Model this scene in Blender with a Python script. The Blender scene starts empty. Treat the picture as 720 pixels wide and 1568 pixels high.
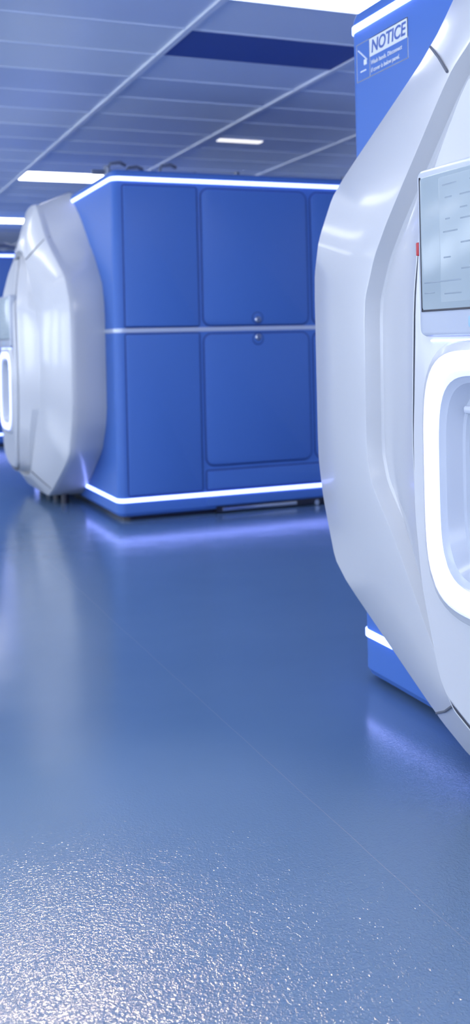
import bpy, bmesh, math, random
from mathutils import Matrix, Vector
random.seed(4)
sc = bpy.context.scene
sc.view_settings.view_transform = 'Standard'
sc.view_settings.look = 'None'

# ------------------------------------------------------------ materials
def mat(name, col, rough=0.4, metal=0.0, coat=0.0, emit=None, es=0.0, spec=0.5):
    m = bpy.data.materials.new(name); m.use_nodes = True
    b = m.node_tree.nodes['Principled BSDF']
    b.inputs['Base Color'].default_value = (*col, 1)
    b.inputs['Roughness'].default_value = rough
    b.inputs['Metallic'].default_value = metal
    b.inputs['Coat Weight'].default_value = coat
    b.inputs['Coat Roughness'].default_value = 0.08
    b.inputs['Specular IOR Level'].default_value = spec
    if emit:
        b.inputs['Emission Color'].default_value = (*emit, 1)
        b.inputs['Emission Strength'].default_value = es
    return m

def add_bump(m, scale, strength, dist=0.002, detail=2.0, colvar=0.0):
    nt = m.node_tree; N = nt.nodes; L = nt.links
    b = N['Principled BSDF']
    tc = N.new('ShaderNodeTexCoord'); no = N.new('ShaderNodeTexNoise')
    no.inputs['Scale'].default_value = scale; no.inputs['Detail'].default_value = detail
    L.new(tc.outputs['Object'], no.inputs['Vector'])
    bu = N.new('ShaderNodeBump'); bu.inputs['Strength'].default_value = strength
    bu.inputs['Distance'].default_value = dist
    L.new(no.outputs['Fac'], bu.inputs['Height']); L.new(bu.outputs['Normal'], b.inputs['Normal'])
    return m

WHITE = add_bump(mat('white_gloss_shell', (0.61, 0.62, 0.65), 0.28, coat=0.2), 2.5, 0.03, 0.01)
WHITE2 = mat('white_satin', (0.53, 0.57, 0.66), 0.3, coat=0.3)
BLUE = add_bump(mat('blue_powder_coat', (0.072, 0.182, 0.55), 0.45, coat=0.0, spec=0.34), 350, 0.08, 0.0005)
GAP = mat('panel_gap', (0.02, 0.055, 0.24), 0.6)
SEAM = mat('shell_seam', (0.14, 0.15, 0.18), 0.6)
STRIP = mat('aluminium_strip', (0.60, 0.66, 0.80), 0.3, metal=0.2)
LED = mat('led_strip', (0.8, 0.8, 0.9), 0.4, emit=(0.25, 0.32, 1.0), es=5.2)
LEDR = mat('led_ring', (0.8, 0.8, 0.9), 0.4, emit=(0.34, 0.38, 1.0), es=3.0)
LEDS = mat('led_ring_diffuser_edge', (0.6, 0.6, 0.8), 0.4, emit=(0.34, 0.38, 1.0), es=1.5)
DARK = mat('dark_plastic', (0.012, 0.014, 0.03), 0.35)
NAVY = mat('port_glass', (0.01, 0.02, 0.08), 0.08)
STEEL = mat('steel', (0.62, 0.64, 0.68), 0.22, metal=1.0)
SCREEN = mat('screen_glow', (0.18, 0.23, 0.28), 0.2, emit=(0.48, 0.61, 0.76), es=0.34)
UI1 = mat('screen_ui_light', (0.20, 0.25, 0.30), 0.2, emit=(0.51, 0.64, 0.78), es=0.37)
UI2 = mat('screen_ui_grey', (0.16, 0.21, 0.27), 0.2, emit=(0.44, 0.56, 0.72), es=0.24)
TEAL = mat('teal_mark', (0.36, 0.55, 0.70), 0.4)
RED = mat('red_button', (0.5, 0.01, 0.02), 0.35)
LABW = mat('label_white', (0.75, 0.78, 0.85), 0.5)
LABB = mat('label_blue', (0.05, 0.12, 0.42), 0.5)
PANEL = mat('light_panel_diffuser', (0.9, 0.9, 0.9), 0.5, emit=(0.97, 0.98, 1.0), es=8.0)
SLOT = mat('slot_light', (0.9, 0.9, 0.9), 0.5, emit=(1.0, 0.97, 0.92), es=1.2)
WINDOW_FILL = mat('added_window_fill', (0.9, 0.9, 0.9), 0.2, emit=(0.80, 0.88, 1.0), es=5.7)  # fill glow for the added windows
GRID = mat('ceiling_tbar', (0.88, 0.90, 0.95), 0.35)
GRID2 = mat('ceiling_cross_tee', (0.72, 0.78, 0.92), 0.4)
VENT = mat('ceiling_vent_dark', (0.04, 0.09, 0.34), 0.5)
WALL = add_bump(mat('wall_paint', (0.70, 0.76, 0.87), 0.7), 60, 0.1)
PIPE = mat('conduit_grey', (0.25, 0.28, 0.36), 0.4, metal=0.5)

def floor_material():
    m = mat('epoxy_floor', (0.10, 0.19, 0.37), 0.16, coat=0.0, spec=0.85)
    nt = m.node_tree; N = nt.nodes; L = nt.links; b = N['Principled BSDF']
    tc = N.new('ShaderNodeTexCoord')
    big = N.new('ShaderNodeTexNoise'); big.inputs['Scale'].default_value = 0.8; big.inputs['Detail'].default_value = 4
    L.new(tc.outputs['Object'], big.inputs['Vector'])
    r = N.new('ShaderNodeValToRGB')
    r.color_ramp.elements[0].position = 0.3; r.color_ramp.elements[0].color = (0.096, 0.172, 0.300, 1)
    r.color_ramp.elements[1].position = 0.7; r.color_ramp.elements[1].color = (0.116, 0.196, 0.328, 1)
    L.new(big.outputs['Fac'], r.inputs['Fac'])
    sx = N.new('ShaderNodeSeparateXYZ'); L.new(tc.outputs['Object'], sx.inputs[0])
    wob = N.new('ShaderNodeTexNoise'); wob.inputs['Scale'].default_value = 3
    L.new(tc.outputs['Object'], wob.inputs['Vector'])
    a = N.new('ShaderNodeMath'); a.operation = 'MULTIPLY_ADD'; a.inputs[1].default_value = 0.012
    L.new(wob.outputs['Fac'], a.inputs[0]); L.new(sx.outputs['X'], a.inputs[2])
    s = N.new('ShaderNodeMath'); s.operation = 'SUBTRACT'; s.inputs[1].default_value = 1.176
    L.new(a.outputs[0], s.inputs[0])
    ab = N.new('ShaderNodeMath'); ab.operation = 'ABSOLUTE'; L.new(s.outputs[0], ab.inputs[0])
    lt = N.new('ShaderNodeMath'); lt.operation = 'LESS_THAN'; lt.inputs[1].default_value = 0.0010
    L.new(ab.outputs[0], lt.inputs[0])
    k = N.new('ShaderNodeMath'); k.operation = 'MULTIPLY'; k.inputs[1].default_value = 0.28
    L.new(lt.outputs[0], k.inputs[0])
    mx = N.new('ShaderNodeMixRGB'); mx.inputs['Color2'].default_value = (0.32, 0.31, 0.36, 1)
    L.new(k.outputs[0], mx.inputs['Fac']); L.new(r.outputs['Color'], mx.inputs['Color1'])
    L.new(mx.outputs['Color'], b.inputs['Base Color'])
    n1 = N.new('ShaderNodeTexNoise'); n1.inputs['Scale'].default_value = 150; n1.inputs['Detail'].default_value = 1.5
    n1.inputs['Distortion'].default_value = 0.9
    L.new(tc.outputs['Object'], n1.inputs['Vector'])
    n2 = N.new('ShaderNodeTexNoise'); n2.inputs['Scale'].default_value = 3; n2.inputs['Detail'].default_value = 1
    L.new(tc.outputs['Object'], n2.inputs['Vector'])
    st = N.new('ShaderNodeMapRange'); st.inputs['From Min'].default_value = 1.7; st.inputs['From Max'].default_value = 2.8
    st.inputs['To Min'].default_value = 0.85; st.inputs['To Max'].default_value = 0.06
    L.new(sx.outputs['Y'], st.inputs['Value'])
    b1 = N.new('ShaderNodeBump'); b1.inputs['Distance'].default_value = 0.0026
    L.new(st.outputs[0], b1.inputs['Strength'])
    L.new(n1.outputs['Fac'], b1.inputs['Height'])
    b2 = N.new('ShaderNodeBump'); b2.inputs['Strength'].default_value = 0.2; b2.inputs['Distance'].default_value = 0.01
    L.new(n2.outputs['Fac'], b2.inputs['Height']); L.new(b1.outputs['Normal'], b2.inputs['Normal'])
    L.new(b2.outputs['Normal'], b.inputs['Normal'])
    return m
FLOOR = floor_material()

GX, GY, TX, TY = 2.0, 4.95, 1.21, 0.55
def ceiling_material():
    m = mat('ceiling_tiles', (0.4, 0.5, 0.7), 0.34)
    nt = m.node_tree; N = nt.nodes; L = nt.links; b = N['Principled BSDF']
    tc = N.new('ShaderNodeTexCoord'); sx = N.new('ShaderNodeSeparateXYZ'); L.new(tc.outputs['Object'], sx.inputs[0])
    cb = N.new('ShaderNodeCombineXYZ')
    for ax, g, t in (('X', GX, TX), ('Y', GY, TY)):
        s = N.new('ShaderNodeMath'); s.operation = 'SUBTRACT'; s.inputs[1].default_value = g; L.new(sx.outputs[ax], s.inputs[0])
        d = N.new('ShaderNodeMath'); d.operation = 'DIVIDE'; d.inputs[1].default_value = t; L.new(s.outputs[0], d.inputs[0])
        f = N.new('ShaderNodeMath'); f.operation = 'FLOOR'; L.new(d.outputs[0], f.inputs[0]); L.new(f.outputs[0], cb.inputs[ax])
    w = N.new('ShaderNodeTexWhiteNoise'); L.new(cb.outputs[0], w.inputs['Vector'])
    r = N.new('ShaderNodeValToRGB')
    r.color_ramp.elements[0].color = (0.66, 0.73, 0.91, 1); r.color_ramp.elements[1].color = (0.90, 0.93, 0.98, 1)
    L.new(w.outputs['Value'], r.inputs['Fac']); L.new(r.outputs['Color'], b.inputs['Base Color'])
    return m
CEIL = ceiling_material()

# ------------------------------------------------------------ helpers
def mk(name, verts, faces, mats, parent=None, fm=None, smooth=30, off=(0, 0, 0)):
    me = bpy.data.meshes.new(name)
    me.from_pydata([(v[0]-off[0], v[1]-off[1], v[2]-off[2]) for v in verts], [], faces)
    for m in (mats if isinstance(mats, (list, tuple)) else [mats]): me.materials.append(m)
    if fm:
        for p, i in zip(me.polygons, fm): p.material_index = i
    bm = bmesh.new(); bm.from_mesh(me)
    bmesh.ops.recalc_face_normals(bm, faces=bm.faces); bm.to_mesh(me); bm.free()
    if smooth:
        me.polygons.foreach_set('use_smooth', [True]*len(me.polygons))
        me.set_sharp_from_angle(angle=math.radians(smooth))
    o = bpy.data.objects.new(name, me); sc.collection.objects.link(o)
    if parent: o.parent = parent
    return o

def box(name, a, b, m, parent=None, off=(0, 0, 0)):
    x0, y0, z0 = a; x1, y1, z1 = b
    v = [(x0,y0,z0),(x1,y0,z0),(x1,y1,z0),(x0,y1,z0),(x0,y0,z1),(x1,y0,z1),(x1,y1,z1),(x0,y1,z1)]
    f = [(0,3,2,1),(4,5,6,7),(0,1,5,4),(1,2,6,5),(2,3,7,6),(3,0,4,7)]
    return mk(name, v, f, m, parent, smooth=0, off=off)

def rrect(a0, b0, a1, b1, r, n=6):
    pts = []
    for cx, cy, s in ((a1-r, b1-r, 0), (a0+r, b1-r, 90), (a0+r, b0+r, 180), (a1-r, b0+r, 270)):
        for i in range(n+1):
            t = math.radians(s+90*i/n); pts.append((cx+r*math.cos(t), cy+r*math.sin(t)))
    return pts

def loft(name, rings, mats, parent=None, fm=None, caps=(True, True), off=(0,0,0), smooth=30, capm=(0,0)):
    V = []; F = []; M = []
    n = len(rings[0])
    for r in rings: V += r
    for k in range(len(rings)-1):
        for i in range(n):
            j = (i+1) % n
            F.append((k*n+i, k*n+j, (k+1)*n+j, (k+1)*n+i)); M.append(fm[k] if fm else 0)
    if caps[0]: F.append(tuple(range(n))); M.append(capm[0])
    if caps[1]: F.append(tuple(range((len(rings)-1)*n, len(rings)*n))); M.append(capm[1])
    return mk(name, V, F, mats, parent, M, smooth, off)

def slab(name, mp, a0, b0, a1, b1, r, d0, d1, bev, m, parent, off):
    """rounded panel: outline in (a,b), depth d0 (back) to d1 (front), bevelled front edge"""
    rr = []
    for d, ins in ((d0, 0), (d1-(bev if d1 > d0 else -bev), 0), (d1-(bev*.3 if d1 > d0 else -bev*.3), bev*.3), (d1, bev)):
        rr.append([mp(a, b, d) for a, b in rrect(a0+ins, b0+ins, a1-ins, b1-ins, max(r-ins, 0.002))])
    return loft(name, rr, m, parent, off=off)

def tube(name, pts, r, m, parent=None, off=(0,0,0), n=8):
    rings = []
    P = [Vector(p) for p in pts]
    for i, p in enumerate(P):
        t = (P[min(i+1, len(P)-1)] - P[max(i-1, 0)]).normalized()
        u = t.cross(Vector((0.31, 0.17, 0.93))).normalized(); w = t.cross(u)
        rings.append([tuple(p + r*(math.cos(2*math.pi*k/n)*u + math.sin(2*math.pi*k/n)*w)) for k in range(n)])
    return loft(name, rings, m, parent, off=off)

def disc(name, c, axis, r, h, m, parent, off, n=28, r2=None):
    c = Vector(c); ax = Vector(axis)
    u = ax.orthogonal().normalized(); w = ax.cross(u)
    R = lambda q, rr: [tuple(c+ax*q+rr*(math.cos(2*math.pi*k/n)*u+math.sin(2*math.pi*k/n)*w)) for k in range(n)]
    r2 = r if r2 is None else r2
    return loft(name, [R(0, r), R(h*.7, r), R(h, r2)], m, parent, off=off)

# ------------------------------------------------------------ machine
BASE  = [(0,2.44),(.18,2.43),(.55,2.22),(.98,1.84),(1.17,1.64),(1.22,1.45),(1.22,.78),(1.19,.65),(1.06,.45),(.58,.13),(.40,.05),(0,.05)]
CREST = [(0,2.34),(.20,2.32),(.54,2.02),(1.14,1.70),(1.26,1.55),(1.30,1.42),(1.30,.80),(1.27,.66),(1.18,.43),(.58,.12),(.42,.06),(0,.06)]
RING2 = [(0,1.98),(.16,1.96),(.30,1.875),(.62,1.54),(.70,1.44),(.765,1.31),(.77,.86),(.74,.77),(.63,.643),(.34,.25),(.22,.20),(0,.18)]
RING4 = [(0,1.93),(.09,1.92),(.17,1.84),(.25,1.67),(.31,1.53),(.355,1.30),(.375,.95),(.365,.73),(.335,.55),(.25,.29),(.14,.235),(0,.225)]
def closed(half, it=2, q_=.12):
    p = list(half) + [(-h, z) for h, z in reversed(half[1:-1])]
    for _ in range(it):
        q = []
        for i in range(len(p)):
            a = p[i]; b = p[(i+1) % len(p)]
            q.append((a[0]*(1-q_)+b[0]*q_, a[1]*(1-q_)+b[1]*q_)); q.append((a[0]*q_+b[0]*(1-q_), a[1]*q_+b[1]*(1-q_)))
        p = q
    return p
def inset(p, d, c=(0, 1.15)):
    out = []
    for h, z in p:
        v = Vector((h-c[0], z-c[1])); l = v.length
        v *= (l-d)/l; out.append((v.x+c[0], v.y+c[1]))
    return out
def lerp(p, q, t): return [(a[0]*(1-t)+b[0]*t, a[1]*(1-t)+b[1]*t) for a, b in zip(p, q)]

def machine(Yc, sign=False, X0=1.87, D=1.48, top=2.40, zb=.142, z0=.028):
    X1 = 4.80
    e = bpy.data.objects.new('laboratory_capsule_machine', None); e.empty_display_size = .3
    sc.collection.objects.link(e); e.location = (3.0, Yc, 0); off = (3.0, 0, 0)
    Y0, Y1 = -D, D
    rings = []
    for z, ins in ((z0, .035), (z0+.008, .014), (z0+.03, 0), (top-.035, 0), (top-.01, .01), (top, .03)):
        rings.append([(a, b, z) for a, b in rrect(X0+ins, Y0+ins, X1-ins, Y1-ins, .06-ins, 8)])
    loft('cabinet_body', rings, BLUE, e, off=off)
    def band(name, za, zc_, o, m):
        loft(name, [[(a, b, z) for a, b in rrect(X0-q, Y0-q, X1+q, Y1+q, .06+q, 8)] for z, q in
                    ((za, 0), (za+.003, o), (zc_-.003, o), (zc_, 0))], m, e, off=off)
    band('led_strip_top', top-.078, top-.050, .006, LED)
    band('led_strip_bottom', zb-.014, zb+.014, .006, LED)
    band('mid_trim', 1.285, 1.315, .004, STRIP)
    loft('plinth', [[(a, b, z) for a, b in rrect(X0+.05, Y0+.05, X1-.05, Y1-.05, .05)] for z in (0.0, .05)], DARK, e, off=off)
    for sg, nm in ((-1, 'front'), (1, 'rear')):
        mp = lambda a, b, d, sg=sg: (a, sg*(D+d), b)
        def panel(n, a0, b0, a1, b1, r):
            slab(n+'_gap', mp, a0-.009, b0-.009, a1+.009, b1+.009, r+.009, -.01, .0025, .001, GAP, e, off)
            slab(n, mp, a0, b0, a1, b1, r, -.01, .016, .009, BLUE, e, off)
        for k, (a0, a1) in enumerate(((1.945, 2.475), (4.20, 4.725))):
            panel(f'panel_upper_{nm}_{k}', a0, 1.325, a1, top-.11, .012)
            panel(f'panel_lower_{nm}_{k}', a0, zb+.033, a1, 1.272, .012)
        for k, (a0, a1) in enumerate(((2.512, 3.325), (3.365, 4.165))):
            panel(f'door_upper_{nm}_{k}', a0, 1.327, a1, top-.115, .055)
            panel(f'door_lower_{nm}_{k}', a0, .345, a1, 1.265, .055)
            cx = (a0+a1)/2
            for s in (1, -1):
                zc = 1.30+s*.075
                disc(f'latch_recess_{nm}_{k}_{s}', (cx, sg*(D+.012), zc), (0, sg, 0), .043, .006, GAP, e, off)
                disc(f'latch_dish_{nm}_{k}_{s}', (cx, sg*(D+.012), zc), (0, sg, 0), .038, .008, BLUE, e, off, r2=.03)
                disc(f'latch_knob_{nm}_{k}_{s}', (cx, sg*(D+.014), zc-s*.012), (0, sg, 0), .022, .018, STEEL, e, off, r2=.014)
        panel(f'kick_panel_{nm}', 2.512, zb+.033, 4.165, .305, .01)
        slab(f'kick_base_{nm}', mp, 2.50, .060, 4.17, .122, .004, -.01, .010, .004, BLUE, e, off)
        slab(f'base_shade_strip_{nm}', mp, 2.58, .004, 4.10, .052, .003, -.06, .004, .002, DARK, e, off)  # dark strip standing in for the shadow gap under the cabinet
        slab(f'drip_plate_{nm}', mp, 2.62, .016, 3.20, .042, .003, -.03, .012, .003, STEEL, e, off)
        for x in (3.36, 3.45):
            disc(f'caster_{nm}_{x}', (x, sg*(D-.005), .022), (0, sg, 0), .020, .02, STEEL, e, off)
    for s in (-.42, -.14, .14, .42):
        disc(f'pod_foot_{s}', (1.74, s, 0), (0, 0, 1), .03, .11, DARK, e, off)
    base, crest, r2, r4 = closed(BASE), closed(CREST), closed(RING2), closed(RING4)
    at = lambda p, X: [(X, h, z) for h, z in p]
    def atc(p, X):   # console surface, bowed back towards its top and bottom ends
        return [(X + .085*max(0, (abs(z-.95)-.5)/.48)**1.6, h, z) for h, z in p]
    c0 = (0, .862); n = 4.2
    def se(p, a, b):
        out = []
        for h, z in p:
            v = Vector((h-c0[0], z-c0[1])); v.normalize()
            r = (abs(v.x/a)**n + abs(v.y/b)**n)**(-1/n)
            out.append((v.x*r+c0[0], v.y*r+c0[1]))
        return out
    # even angular spacing so the port stays smooth
    front = inset(r4, .046)
    m_ = len(front)
    ang = []
    for i, (h, z) in enumerate(front): ang.append(math.atan2(z-c0[1], h))
    un = [ang[0]]
    for a in ang[1:]:
        while a - un[-1] > math.pi: a -= 2*math.pi
        while a - un[-1] < -math.pi: a += 2*math.pi
        un.append(a)
    sgn = -1 if un[-1] < un[0] else 1
    ev = [un[0] + sgn*2*math.pi*i/m_ for i in range(m_)]
    pr = [(math.cos(.25*u+.75*v), c0[1]+math.sin(.25*u+.75*v)) for u, v in zip(un, ev)]
    segs = [  # (ring, material of the segment that follows)
        (at(inset(base, .12), 2.10), 0), (at(inset(base, .02), 1.98), 0), (at(base, 1.89), 0), (at(lerp(base, crest, .55), 1.76), 0),
        (at(crest, 1.655), 0), (at(crest, 1.622), 0), (at(inset(crest, .005), 1.609), 0), (at(inset(crest, .016), 1.602), 0),
        (at(lerp(inset(crest, .018), r2, .5), 1.552), 0), (at(r2, 1.500), 0), (at(inset(r2, .006), 1.500), 0), (at(inset(r2, .024), 1.542), 0),
        (at(inset(r2, .034), 1.546), 0),
        (atc(lerp(inset(r2, .03), r4, .5), 1.476), 0), (atc(lerp(inset(r2, .03), r4, .56), 1.474), 0), (atc(r4, 1.415), 0),
        (atc(inset(r4, .003), 1.416), 1), (atc(inset(r4, .005), 1.427), 1), (atc(inset(r4, .022), 1.427), 1), (atc(inset(r4, .024), 1.416), 0),
        (atc(inset(r4, .030), 1.404), 0), (atc(front, 1.395), 0),
        (at(se(pr, .285, .335), 1.393), 0), (at(se(pr, .278, .328), 1.385), 0), (at(se(pr, .264, .314), 1.379), 0),
        (at(se(pr, .260, .310), 1.376), 5), (at(se(pr, .251, .301), 1.371), 2), (at(se(pr, .232, .283), 1.368), 2), (at(se(pr, .213, .264), 1.373), 5),
        (at(se(pr, .200, .251), 1.381), 3), (at(se(pr, .197, .248), 1.385), 3), (at(se(pr, .186, .236), 1.392), 3), (at(se(pr, .166, .216), 1.425), 3),
        (at(se(pr, .158, .208), 1.428), 3), (at(se(pr, .152, .202), 1.436), 4), (at(se(pr, .146, .196), 1.50), 4)]
    loft('shell_and_port', [s_[0] for s_ in segs], [WHITE, SEAM, LEDR, WHITE2, NAVY, LEDS], e, [s_[1] for s_ in segs], off=off, smooth=22, capm=(0, 4))
    slab('port_ledge', lambda a, b, d: (1.50-d, a, b), -.14, 1.02, .14, 1.04, .008, 0, .09, .006, WHITE2, e, off)
    for s in (-1, 1):
        tube(f'seam_top_{s}', [(1.64, s*.545, 2.03), (1.600, s*.53, 2.012), (1.552, s*.42, 1.95), (1.50, s*.305, 1.878)], .0035, SEAM, e, off)
        tube(f'seam_bottom_{s}', [(1.64, s*.59, .13), (1.600, s*.575, .14), (1.552, s*.46, .19), (1.50, s*.345, .25)], .0035, SEAM, e, off)
    mx = lambda a, b, d: (1.398-d, a, b)
    slab('screen_bezel', mx, -.268, 1.205, .268, 1.612, .022, -.03, .022, .010, WHITE2, e, off)
    slab('screen', mx, -.248, 1.268, .248, 1.592, .010, .01, .0245, .002, SCREEN, e, off)
    slab('screen_border_l', mx, .247, 1.266, .251, 1.594, .001, .01, .0248, .0005, DARK, e, off)
    slab('screen_border_b', mx, -.25, 1.265, .251, 1.270, .001, .01, .0248, .0005, DARK, e, off)
    slab('ui_column', mx, -.20, 1.285, .165, 1.58, .004, .02, .0250, .0003, UI1, e, off)
    q = 0
    for (a0, a1, z) in ((.15,.09,1.56),(.04,-.1,1.56),(.14,.11,1.53),(.08,.02,1.53),(.08,.05,1.50),(.14,.12,1.48),(.08,-.03,1.475),
                        (.15,.09,1.45),(.02,-.12,1.45),(.08,.03,1.42),(.15,.12,1.39),(.08,.0,1.36),(.235,.08,1.335),(.235,.19,1.31),(.15,.08,1.305),(.02,-.2,1.305)):
        slab(f'ui_line_{q}', mx, a1, z-.002, a0, z+.002, .0009, .02, .0251, .00005, UI2, e, off); q += 1
    slab('screen_ledge_led', mx, -.20, 1.192, .24, 1.197, .002, -.005, .008, .001, LED, e, off)
    for s in (.02, .055):
        slab(f'emblem_{s}', mx, s-.010, 1.224, s+.006, 1.250, .006, .01, .0225, .0005, TEAL, e, off)
    slab('emblem_bar', mx, .02, 1.234, .055, 1.239, .002, .01, .0226, .0003, TEAL, e, off)
    slab('red_button', mx, .269, 1.405, .281, 1.438, .003, -.02, .018, .002, RED, e, off)
    for k, (x, y) in enumerate(((2.02, -.85), (2.20, -.7), (2.42, -.85), (2.75, -.5))):
        tube(f'conduit_{k}', [(x, y, 2.34), (x, y, 2.52), (x+.02, y, 2.55), (x+.09, y, 2.56), (x+.16, y+.1, 2.56)], .014, PIPE, e, off)
        disc(f'conduit_collar_{k}', (x, y, 2.345), (0, 0, 1), .035, .12, STEEL, e, off)
    tube('conduit_manifold', [(2.0, -.45, 2.55), (3.2, -.45, 2.55), (4.4, -.45, 2.55)], .022, PIPE, e, off)
    for x in (2.1, 3.2, 4.2): box(f'manifold_bracket_{x}', (x, -.48, 2.34), (x+.03, -.42, 2.60), PIPE, e, off)
    if sign:
        ms = lambda a, b, d: (X0-d, a, b)
        f0, f1, b0, b1 = .93, 1.268, 2.103, 2.236
        def bar(n, a0, c0, a1, c1, m=LABW, d=.0012): slab(n, ms, a0, c0, a1, c1, .0008, -.001, d, .0003, m, e, off)
        bar('label_edge_bottom', f0, b0, f1, b0+.003); bar('label_edge_top', f0, b1-.003, f1, b1)
        bar('label_edge_a', f0, b0, f0+.003, b1); bar('label_edge_b', f1-.003, b0, f1, b1)
        bar('label_divider', f0+.245, b0, f0+.248, b1)
        bar('label_header', f0, b0+.068, f0+.247, b1)
        bar('label_icon_a', f0+.272, b0+.03, f0+.312, b0+.035); bar('label_icon_b', f0+.267, b0+.05, f0+.287, b0+.07)
        tube('label_icon_c', [(X0-.001, f0+.262, b0+.065), (X0-.001, f0+.322, b0+.11)], .003, LABW, e, off)
        def txt(n, s, size, y, z, m, d):
            c = bpy.data.curves.new(n, 'FONT'); c.body = s; c.size = size; c.extrude = .0004; c.shear = .15
            c.offset = size*.02
            c.materials.append(m); o = bpy.data.objects.new(n, c); sc.collection.objects.link(o)
            o.parent = e; o.location = (X0-d-3.0, y, z); o.rotation_euler = (math.pi/2, 0, -math.pi/2)
        txt('label_text_notice', 'NOTICE', .060, f0+.234, b0+.080, LABB, .0018)
        txt('label_text_1', 'Wash hands. Disconnect', .020, f0+.238, b0+.040, LABW, .0012)
        txt('label_text_2', 'if cover is below panel.', .020, f0+.238, b0+.014, LABW, .0012)
    return e

machine(8.21)
machine(1.90, True, X0=1.78, D=1.33, top=2.36, zb=.165, z0=.012)
machine(14.2)

# ------------------------------------------------------------ room
RX0, RX1, RY0, RY1, H = -5.5, 7.2, -4.5, 24.0, 3.0
box('floor', (RX0, RY0, -.1), (RX1, RY1, 0), FLOOR)
box('ceiling', (RX0, RY0, H), (RX1, RY1, H+.1), CEIL)
box('wall_left', (RX0-.1, RY0, 0), (RX0, RY1, H), WALL)
box('wall_right', (RX1, RY0, 0), (RX1+.1, RY1, H), WALL)
box('wall_back', (RX0, RY1, 0), (RX1, RY1+.1, H), WALL)
box('wall_front', (RX0, RY0-.1, 0), (RX1, RY0, H), WALL)
def added_window(idx, mp, p, width, o_):  # added out of view as fill light for shells, doors and ceiling
    w_ = bpy.data.objects.new(f'added_window_{idx}', None); sc.collection.objects.link(w_); w_.location = o_
    def wb(n_, a0, a1, z0, z1, d0, d1, m_):
        P = mp(a0, d0); Q = mp(a1, d1)
        box(n_, (min(P[0],Q[0]), min(P[1],Q[1]), z0), (max(P[0],Q[0]), max(P[1],Q[1]), z1), m_, w_, o_)
    wb('fill_glow_pane', p, p+width, .9, 2.6, .01, .02, WINDOW_FILL)
    wb('sill', p-.06, p+width+.06, .82, .90, 0, .10, GRID); wb('head', p-.06, p+width+.06, 2.6, 2.67, 0, .06, GRID)
    wb('jamb_a', p-.06, p, .9, 2.6, 0, .06, GRID); wb('jamb_b', p+width, p+width+.06, .9, 2.6, 0, .06, GRID)
    wb('mullion', p+width/2-.03, p+width/2+.03, .9, 2.6, 0, .05, GRID)
for k in range(7):
    y = -3.6+k*3.8
    added_window(k+1, lambda a, d: (RX0+d, a), y, 2.6, (RX0, y, 0))
for k in range(3):
    x = -4.6+k*3.9
    added_window(k+8, lambda a, d: (a, RY0+d), x, 2.6, (x, RY0, 0))
V = []; F = []; FM = []
def addbox(a, b, mi):
    n = len(V); x0, y0, z0 = a; x1, y1, z1 = b
    V.extend([(x0,y0,z0),(x1,y0,z0),(x1,y1,z0),(x0,y1,z0),(x0,y0,z1),(x1,y0,z1),(x1,y1,z1),(x0,y1,z1)])
    F.extend([tuple(n+i for i in f) for f in ((0,3,2,1),(4,5,6,7),(0,1,5,4),(1,2,6,5),(2,3,7,6),(3,0,4,7))])
    FM.extend([mi]*6)
k = -6
while GX+k*TX < RX1:
    x = GX+k*TX
    if x > RX0: addbox((x-.018, RY0, H-.014), (x+.018, RY1, H), 0)
    k += 1
k = -17
while GY+k*TY < RY1:
    y = GY+k*TY
    if y > RY0: addbox((RX0, y-.006, H-.007), (RX1, y+.006, H), 1)
    k += 1
mk('trim_ceiling_grid', V, F, [GRID, GRID2], fm=FM, smooth=0)
def cell(name, i, j, m, x0f=0, x1f=1.0, y0f=0, y1f=1.0, ins=.02):
    x0 = GX+i*TX; y0 = GY+j*TY
    return box(name, (x0+TX*x0f+ins, y0+TY*y0f+ins, H-.006), (x0+TX*x1f-ins, y0+TY*y1f-ins, H-.001), m)
cells = [(0,-1),(-2,-6),(-2,-1),(-2,5),(-2,10),(-2,15),(-4,-6),(-4,-1),(-4,5),(-4,10),(-4,15),(0,-6),(3,-1),(3,5),(3,10),(0,17),(-2,-12),(-4,-12),(0,-12)]
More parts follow.
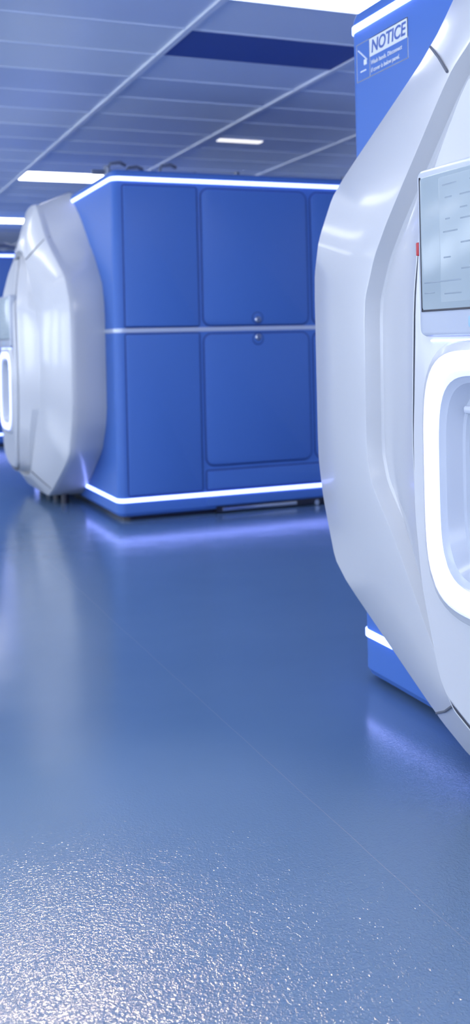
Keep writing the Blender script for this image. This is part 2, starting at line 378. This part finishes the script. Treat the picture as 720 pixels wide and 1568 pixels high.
for i, j in cells: cell('ceiling_light_panel', i, j, PANEL)
cell('ceiling_light_panel', 0, 10, PANEL, x1f=.75)
cell('ceiling_light_panel', 1, 6, SLOT, x0f=.08, x1f=.45, y0f=.2, y1f=.45)
cell('ceiling_vent_panel', 0, 1, VENT)
for x, y in ((1.3, 8.6), (.9, 6.9)):
    disc('smoke_detector', (x, y, H-.03), (0, 0, 1), .05, .03, GRID, None, (0,0,0))
# added warm spot out of view, aimed to make glitter on the near floor
dl = bpy.data.objects.new('added_glint_spot', None); sc.collection.objects.link(dl); dl.location = (.98, 5.05, H)
disc('added_spot_rim', (0, 0, -.012), (0, 0, 1), .11, .012, STEEL, dl, (0,0,0))
sp = bpy.data.lights.new('added_spot_lamp', 'SPOT'); sp.energy = 520; sp.color = (1.0, .74, .48)
sp.spot_size = math.radians(34); sp.spot_blend = 1.0; sp.shadow_soft_size = .06
so = bpy.data.objects.new('added_spot_lamp', sp); sc.collection.objects.link(so); so.parent = dl; so.location = (0, 0, -.05)
so.rotation_euler = (Vector((.44, 1.80, 0)) - Vector((.98, 5.05, H-.05))).to_track_quat('-Z', 'Y').to_euler()

w = bpy.data.worlds.new('world'); sc.world = w; w.use_nodes = True
w.node_tree.nodes['Background'].inputs[0].default_value = (.35, .45, .8, 1)
w.node_tree.nodes['Background'].inputs[1].default_value = .5

# ------------------------------------------------------------ camera
cd = bpy.data.cameras.new('camera'); cam = bpy.data.objects.new('camera', cd); sc.collection.objects.link(cam)
cd.sensor_fit = 'VERTICAL'; cd.sensor_height = 36; cd.sensor_width = 24; cd.lens = 36
cd.shift_y = -(784-525)/1568
cd.dof.use_dof = True; cd.dof.focus_distance = 2.4; cd.dof.aperture_fstop = 3.4
cam.matrix_world = (Matrix.Translation((0, 0, 1.2)) @ Matrix.Rotation(math.radians(-22.2), 4, 'Z')
                    @ Matrix.Rotation(math.radians(90), 4, 'X') @ Matrix.Rotation(math.radians(-1.3), 4, 'Z'))
cd.clip_start = .05
sc.camera = cam
